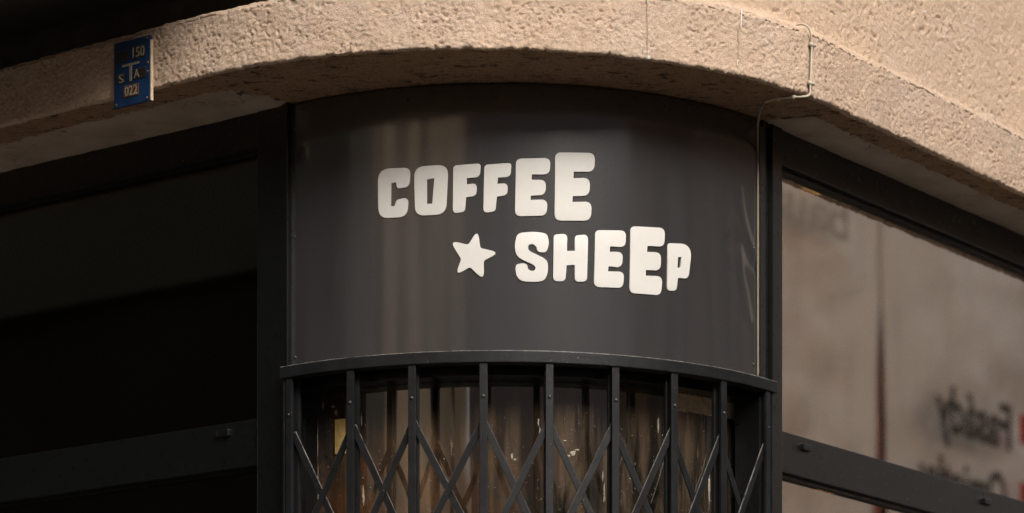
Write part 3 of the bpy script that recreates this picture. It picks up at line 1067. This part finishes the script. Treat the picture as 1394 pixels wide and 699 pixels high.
for i, d in enumerate(BARS):
    a = math.radians(d)
    endb = i in (0, len(BARS) - 1)
    half = 0.0105 if endb else 0.0108
    bar = bar_box(d, RG - 0.006, RG + 0.003, half, 0.165, 3.402).build('bar', M['iron'], gate, 0.0016)
    for z in (3.31, 2.81, 2.26, 1.5, 0.6):
        zz_ = z if not endb else z - 0.012
        mb = Mesh(); mb.dome(on_arc(d, RG + 0.0025, zz_, C_GATE), (math.sin(a), -math.cos(a), 0), 0.0058 if not endb else 0.004, 0.0048)
        mb.build('rivet', M['rivet'], bar)
    bar_box(d, RG - 0.038, RG - 0.026, half, 0.165, 3.402).build('back_bar', M['iron'], gate, 0.0016)
# outer channel at each end
bar_box(-38.5, RG - 0.045, RG + 0.001, 0.0035, 0.13, 3.4).build('end_channel', M['iron'], gate, 0.001)
bar_box(54.4, RG - 0.045, RG + 0.001, 0.0045, 0.13, 3.4).build('end_channel', M['iron'], gate, 0.001)


def lattice(d0, d1, z0, z1, r):
    p = Vector(on_arc(d0, r, z0, C_GATE)); q = Vector(on_arc(d1, r, z1, C_GATE))
    ax = (q - p).normalized()
    mid = math.radians((d0 + d1) / 2)
    nn = Vector((math.sin(mid), -math.cos(mid), 0))
    nn = (nn - ax * nn.dot(ax)).normalized()
    sd_ = ax.cross(nn)
    w_, t_ = 0.0094, 0.0024
    p = p - ax * 0.004; q = q + ax * 0.004
    c = [p - sd_ * w_ - nn * t_, p + sd_ * w_ - nn * t_, p + sd_ * w_ + nn * t_, p - sd_ * w_ + nn * t_]
    c += [q - sd_ * w_ - nn * t_, q + sd_ * w_ - nn * t_, q + sd_ * w_ + nn * t_, q - sd_ * w_ + nn * t_]
    return Mesh().hexa(c).build('lattice_bar', M['iron'], gate, 0.0009)


for ztop in (3.246, 2.26, 1.2):
    for i in range(len(BARS) - 1):
        lattice(BARS[i], BARS[i + 1], ztop, ztop - 0.372, RG - 0.0190)
        lattice(BARS[i + 1], BARS[i], ztop, ztop - 0.372, RG - 0.0105)

# ------------------------------------------------------------------ cable
cable = thing('cable', 'thin pale cable clipped down the ledge and along the right edge of the sign', 'cable', on_arc(48, 1.25, 4.1, C_LEDGE))
pts = [on_arc(47.0, 1.19, 4.356, C_LEDGE), on_arc(47.2, 1.222, 4.366, C_LEDGE), on_arc(47.6, 1.241, 4.360, C_LEDGE), on_arc(48.1, 1.247, 4.343, C_LEDGE), on_arc(48.46, 1.246, 4.312, C_LEDGE),
       on_arc(48.3, 1.246, 4.252, C_LEDGE), on_arc(48.14, 1.246, 4.201, C_LEDGE), on_arc(48.0, 1.245, 4.172, C_LEDGE), (0.800, 8.558, 4.1595), (0.764, 8.574, 4.162), (0.725, 8.588, 4.162), (0.700, 8.610, 4.160)]
e = on_arc(49.25, R_PANEL + 0.004, 0)
mb = Mesh(); mb.tube(smooth_path(pts, 7), 0.0029, 8)
mb.build('wire', M['cable'], cable)
pts = [pts[-1], (0.690, 8.66, 4.152), (0.690, 8.74, 4.128), (e[0], e[1], 4.085), (e[0], e[1], 4.0), (e[0], e[1], 3.83), (e[0], e[1], 3.6), (e[0], e[1], 3.44)]
mb = Mesh(); mb.tube(smooth_path(pts, 7), 0.0032, 8)
mb.build('wire', M['cable_dull'], cable)
for d, z in ((48.46, 4.312), (48.16, 4.205)):
    mb = Mesh()
    a = math.radians(d)
    p = on_arc(d, 1.2405, z, C_LEDGE)
    mb.tube([on_arc(d - 0.33, 1.2455, z - 0.001, C_LEDGE), on_arc(d + 0.55, 1.2455, z - 0.001, C_LEDGE)], 0.0062, 8)
    mb.dome(on_arc(d + 0.5, 1.243, z - 0.001, C_LEDGE), (math.sin(a), -math.cos(a), 0), 0.006, 0.010)
    mb.build('clip', M['cable'], cable)
for p in ((0.775, 8.570, 4.1655), (0.735, 8.585, 4.1655)):
    mb = Mesh(); mb.dome(p, (0, 0, -1), 0.007, 0.010); mb.build('clip', M['cable'], cable)

# drips and sealant smears on the ledge
def smear(name, d, z0, z1, wd, mat, seed):
    rr = random.Random(seed)
    n = 24
    vs = []
    x = 0
    for k in range(n + 1):
        z = z0 + (z1 - z0) * k / n
        x += rr.uniform(-0.0006, 0.0006)
        w_ = wd * rr.uniform(0.5, 1.2)
        dd = math.degrees(x / 1.24) + d
        dw = math.degrees(w_ / 1.24)
        vs += [on_arc(dd - dw, 1.2405, z, C_LEDGE), on_arc(dd, 1.2435, z, C_LEDGE), on_arc(dd + dw, 1.2405, z, C_LEDGE)]
    fs = []
    for k in range(n):
        a = 3 * k
        fs += [(a, a + 1, a + 4, a + 3), (a + 1, a + 2, a + 5, a + 4)]
    mb = Mesh(); mb.add(vs, fs, True)
    return mb.build(name, mat, bld)


smear('rust_drip', 22.0, 4.185, 4.34, 0.0008, M['drip'], 1)
smear('rust_drip', 35.2, 4.195, 4.30, 0.0007, M['drip'], 2)
smear('sealant_smear', 35.7, 4.300, 4.350, 0.0017, M['seal'], 3)
smear('sealant_smear', 35.1, 4.195, 4.212, 0.0016, M['seal'], 4)
smear('sealant_smear', 22.1, 4.172, 4.180, 0.0060, M['seal'], 5)
smear('sealant_smear', 22.1, 4.318, 4.345, 0.0016, M['seal'], 6)

# ------------------------------------------------------------------ hydrant plate
plate = thing('hydrant_plate', 'small blue enamel hydrant plate with white letters on the ledge', 'sign', on_left(0.238, 1.255, 4.12, C_LEDGE))
S0, S1, PZ0, PZ1, PR = 0.306, 0.171, 4.136, 4.316, 1.246
mb = Mesh(); mb.wallbox(on_left, S1, S0, PR - 0.006, PR + 0.004, PZ0, PZ1, C_LEDGE)
base = mb.build('plate', M['blue'], plate, 0.002)
mb = Mesh(); mb.wallbox(on_left, S1 - 0.003, S1 - 0.0005, PR - 0.008, PR + 0.002, PZ0 + 0.001, PZ1 - 0.012, C_LEDGE)
mb.build('edge', M['tape'], plate, 0.001)


def pu(u):
    return S0 + (S1 - S0) * u


def pz(v):
    return PZ1 + (PZ0 - PZ1) * v


for nm, u0, u1, v0, v1, mt in (('tile', 0.07, 0.43, 0.15, 0.315, 'tile_black'), ('tile', 0.52, 0.88, 0.125, 0.31, 'tile_black'), ('tile', 0.08, 0.31, 0.495, 0.645, 'tile_black'),
                               ('tile', 0.56, 0.90, 0.475, 0.63, 'tile_black'), ('tile', 0.28, 0.70, 0.695, 0.875, 'tile_rust')):
    mb = Mesh(); mb.wallbox(on_left, pu(u1), pu(u0), PR + 0.0035, PR + 0.0058, pz(v1), pz(v0), C_LEDGE)
    mb.build(nm, M[mt], plate, 0.0006)
XL = -T_L
W = abs(S1 - S0)
for body, u0, u1, vb, hgt in (('150', 0.54, 0.87, 0.295, 0.15), ('S', 0.155, 0.29, 0.635, 0.125), ('A', 0.58, 0.73, 0.610, 0.125), ('022', 0.315, 0.67, 0.855, 0.145)):
    text_mesh('character', body, on_left(pu(u0), PR + 0.0056, pz(vb), C_LEDGE), XL, hgt * (PZ1 - PZ0), (u1 - u0) * W, M['enamel_white'], plate, 0.0016, bold=0.01)
mb = Mesh()
mb.wallbox(on_left, pu(0.71), pu(0.25), PR + 0.0038, PR + 0.0062, pz(0.400), pz(0.368), C_LEDGE)
mb.wallbox(on_left, pu(0.51), pu(0.45), PR + 0.0038, PR + 0.0064, pz(0.640), pz(0.3985), C_LEDGE)
mb.build('character', M['enamel_white'], plate)
for u, v in ((0.07, 0.045), (0.93, 0.045), (0.07, 0.955), (0.93, 0.955), (0.95, 0.42), (0.95, 0.56)):
    mb = Mesh(); mb.dome(on_left(pu(u), PR + 0.004, pz(v), C_LEDGE), (N_L[0], N_L[1], 0), 0.004, 0.003)
    mb.build('screw', M['tile_rust'], plate)


# ------------------------------------------------------------------ across the street (seen in the glass and in the sign)
def facade(name, label, p0, p1, depth, height, wall_mat, win_cols, win_rows, win_mat, group=None, bottom=0.0, trim=None):
    """a street front from p0 to p1 (front side on the left of p0->p1), with recessed windows"""
    p0 = np.array(p0, float); p1 = np.array(p1, float)
    L = np.linalg.norm(p1 - p0); t = (p1 - p0) / L; n = np.array([-t[1], t[0]])
    root = thing(name, label, 'building', (*((p0 + p1) / 2 - n * depth / 2), 0), group)

    def q(s, d, z):
        p = p0 + t * s + n * d
        return (p[0], p[1], z)

    def bx(m, s0, s1, d0, d1, z0, z1):
        return m.hexa([q(s0, d0, z0), q(s1, d0, z0), q(s1, d1, z0), q(s0, d1, z0), q(s0, d0, z1), q(s1, d0, z1), q(s1, d1, z1), q(s0, d1, z1)])
    bx(Mesh(), 0, L, -depth, -0.25, 0, height).build('wall', wall_mat, root)
    # front skin as piers and spandrels so that the windows are real openings
    cols = sorted(win_cols); edges = [0.0]
    for a, b in cols:
        edges += [a, b]
    edges.append(L)
    for i in range(0, len(edges), 2):
        if edges[i + 1] - edges[i] > 0.01:
            bx(Mesh(), edges[i], edges[i + 1], -0.26, 0, 0, height - 0.002).build('pier', wall_mat, root)
    for a, b in cols:
        zprev = 0.0
        for z0, z1 in win_rows:
            bx(Mesh(), a - 0.01, b + 0.01, -0.26, -0.03, zprev, z0).build('spandrel', wall_mat, root)
            w = bx(Mesh(), a, b, -0.252, -0.18, z0, z1).build('window', win_mat, root)
            bx(bx(Mesh(), (a + b) / 2 - 0.03, (a + b) / 2 + 0.03, -0.19, -0.15, z0, z1), a, b, -0.19, -0.155, z1 - 0.08, z1).build('frame', M['frame'], w)
            zprev = z1
        bx(Mesh(), a - 0.01, b + 0.01, -0.26, -0.03, zprev, height - 0.004).build('spandrel', wall_mat, root)
    bx(Mesh(), -0.2, L + 0.2, -depth - 0.2, 0.25, height, height + 0.25).build('roof', M['roof'], root)
    return root


M['brown_wall'] = mat_plain('brown_render', (0.66, 0.49, 0.33), 0.9, 0.1, var=0.12, scale=1.2)
M['dark_wall'] = mat_plain('dark_brown_render', (0.05, 0.042, 0.036), 0.9, 0.1, var=0.15, scale=1.2)
M['far_wall'] = mat_plain('taupe_render', (0.26, 0.215, 0.20), 0.9, 0.1, var=0.12, scale=1.2)
M['far_window'] = mat_plain('far_window', (0.018, 0.018, 0.02), 0.1, 0.5)
M['upper_wall'] = mat_plain('olive_render', (0.12, 0.12, 0.09), 0.9, 0.1, var=0.12, scale=1.2)
M['olive'] = M['upper_wall']

# building across the left street: dark lower storeys with an olive upper front
c0 = C_SHOP + N_L * 8.0
along = (np.array([-6.2, 4.07]) - c0) @ T_L + 0.45
pA = c0 + T_L * along; pB = c0 + T_L * (along + 22)
lb = facade('street_house', 'dark brown house across the left street reflected in the left shop window', pB, pA, 8, 12.0, M['dark_wall'],
            [(2 + 3.2 * k, 3.3 + 3.2 * k) for k in range(6)], [(1.0, 2.6)], M['far_window'])

lt = (pA - pB) / np.linalg.norm(pA - pB)
up = Mesh()
q0 = pB + N_L * -0.10; q1 = pA + N_L * -0.10; q2 = pA + N_L * 0.05; q3 = pB + N_L * 0.05
up.hexa([(*q0, 6.0), (*q1, 6.0), (*q2, 6.0), (*q3, 6.0), (*q0, 11.9), (*q1, 11.9), (*q2, 11.9), (*q3, 11.9)])
up.build('upper_storey', M['olive'], lb)

# long front behind the camera, reflected in the sign as brown piers and dark window bays
tA = np.array([-14.7, -2.5]); tD = np.array([0.2, -0.98]) / math.hypot(0.2, 0.98)
facade('terrace_house', 'long brown rendered terrace with dark window bays running off behind the viewer', tA, tA + tD * 40, 9, 22.0, M['brown_wall'],
       [(2.7, 4.4), (6.5, 8.55), (11.8, 14.2), (18.8, 21.7), (25.7, 29.5), (33.7, 38.5)], [(0.6, 2.9), (3.4, 5.9), (6.3, 9.3), (9.9, 12.2)], M['far_window'])
facade('apartment_block', 'taupe apartment block standing far back across the square', (36.0, -24.0), (-6.0, -33.0), 9, 17.0, M['far_wall'],
       [(2 + 3.4 * k, 3.3 + 3.4 * k) for k in range(11)], [(1.0, 2.6), (4.4, 6.0), (7.8, 9.4), (11.2, 12.8)], M['far_window'])

# house across the right street, wrapped in banners
dB = 7.925
c1 = C_SHOP + N_R * (dB + 0.45)
M['red_wall'] = mat_plain('red_brown_render', (0.17, 0.12, 0.095), 0.9, 0.1, var=0.15)
rb = facade('scaffolded_house', 'taupe house under repair across the right street', c1 - T_R * 1.5, c1 + T_R * 24, 8, 9.6, M['red_wall'],
            [(2 + 3.2 * k, 3.3 + 3.2 * k) for k in range(2)], [(1.0, 2.6), (4.4, 6.2)], M['far_window'])
M['banner'] = None


def mat_banner():
    m, nt, b = new_mat('banner_cloth')
    v = coords(nt)
    f = ramp(nt, noise(nt, v, 0.9, 4), gray((0.3, 0), (0.7, 1)))
    c = mixc(nt, f, (0.82, 0.73, 0.64), (0.72, 0.63, 0.54))
    st = ramp(nt, noise(nt, coords(nt, (3, 3, 0.5)), 1.2, 4), gray((0.5, 0), (0.75, 1)))
    c = mixc(nt, mathn(nt, 'MULTIPLY', st, 0.35), c, (0.45, 0.36, 0.30))
    nt.links.new(c, b.inputs['Base Color'])
    b.inputs['Roughness'].default_value = 0.8
    return m


M['banner'] = mat_banner()
M['red_pipe'] = mat_plain('red_brown_paint', (0.40, 0.13, 0.09), 0.6, 0.3)
M['print_dark'] = mat_plain('dark_print', (0.09, 0.075, 0.065), 0.8, 0.1)
M['print_grey'] = mat_plain('grey_print', (0.46, 0.40, 0.34), 0.8, 0.1)
M['print_red'] = mat_plain('red_print', (0.50, 0.035, 0.02), 0.8, 0.1)


def banner_pt(s, d, z):
    p = C_SHOP + N_R * (dB - d) + T_R * s
    return (p[0], p[1], z)


def banner(name, label, sl0, sl1, sr0, sr1, z0, z1, seed, out=0.0):
    """cloth sheet; left and right edges run from (bottom s) to (top s)"""
    ns, nz_ = 90, 70
    a = np.linspace(0, 1, ns); b = np.linspace(0, 1, nz_)
    A_, B_ = np.meshgrid(a, b, indexing='ij')
    left = sl0 + (sl1 - sl0) * B_; right = sr0 + (sr1 - sr0) * B_
    Sg = left + (right - left) * A_
    Zg = z0 + (z1 - z0) * B_
    fold = 0.10 * fbm(Sg * 0.5 + Zg * 0.6, Zg * 1.3 - Sg * 0.55, 3, seed) + 0.03 * np.abs(perlin(Sg * 1.3 + Zg * 0.9, Zg * 1.5, seed + 3))
    fold = fold * (0.12 + 0.88 * sstep(0.0, 0.9, np.minimum(Sg - left, right - Sg)))
    P = np.zeros((ns, nz_, 3))
    pp = C_SHOP + N_R * (dB - out)
    P[..., :2] = pp + Sg[..., None] * T_R - (fold[..., None]) * N_R
    P[..., 2] = Zg
    root = thing(name, label, 'banner', banner_pt((sl0 + sr0) / 2, 0, z0))
    o = grid_obj('cloth', P, M['banner'], root)
    so = o.modifiers.new('thickness', 'SOLIDIFY'); so.thickness = 0.003
    return root


b1 = banner('banner', 'pale cloth banner with faint grey lettering hung across the right street', 9.2, 9.2, 12.47, 12.98, 2.2, 9.0, 71)
b2 = banner('banner', 'pale cloth banner with dark lettering and red squares across the right street', 13.10, 12.72, 18.5, 18.5, 2.2, 9.0, 77, 0.012)
pipe = Mesh(); pipe.tube([banner_pt(12.84, -0.09, 2.3), banner_pt(12.84, -0.09, 9.3)], 0.075, 12)
tag(pipe.build('downpipe', M['red_pipe']), 'red brown downpipe showing between the two cloth banners', 'pipe')
XB = -T_R
DP = 0.20
text_mesh('lettering', 'baumit', banner_pt(12.02, DP, 7.30), XB, 0.29, 1.72, M['print_grey'], b1, 0.004, bold=0.015)
text_mesh('lettering', 'Fasády', banner_pt(14.54, DP, 6.165), XB, 0.35, 1.22, M['print_dark'], b2, 0.004, bold=0.03)
text_mesh('lettering', 'Omietky', banner_pt(14.46, DP, 5.62), XB, 0.35, 1.40, M['print_dark'], b2, 0.004, bold=0.03)
for z in (6.24, 5.70):
    mb = Mesh()
    mb.hexa([banner_pt(14.69, DP, z), banner_pt(14.93, DP, z), banner_pt(14.93, DP + 0.004, z), banner_pt(14.69, DP + 0.004, z),
             banner_pt(14.69, DP, z + 0.24), banner_pt(14.93, DP, z + 0.24), banner_pt(14.93, DP + 0.004, z + 0.24), banner_pt(14.69, DP + 0.004, z + 0.24)])
    mb.build('red_square', M['print_red'], b2)
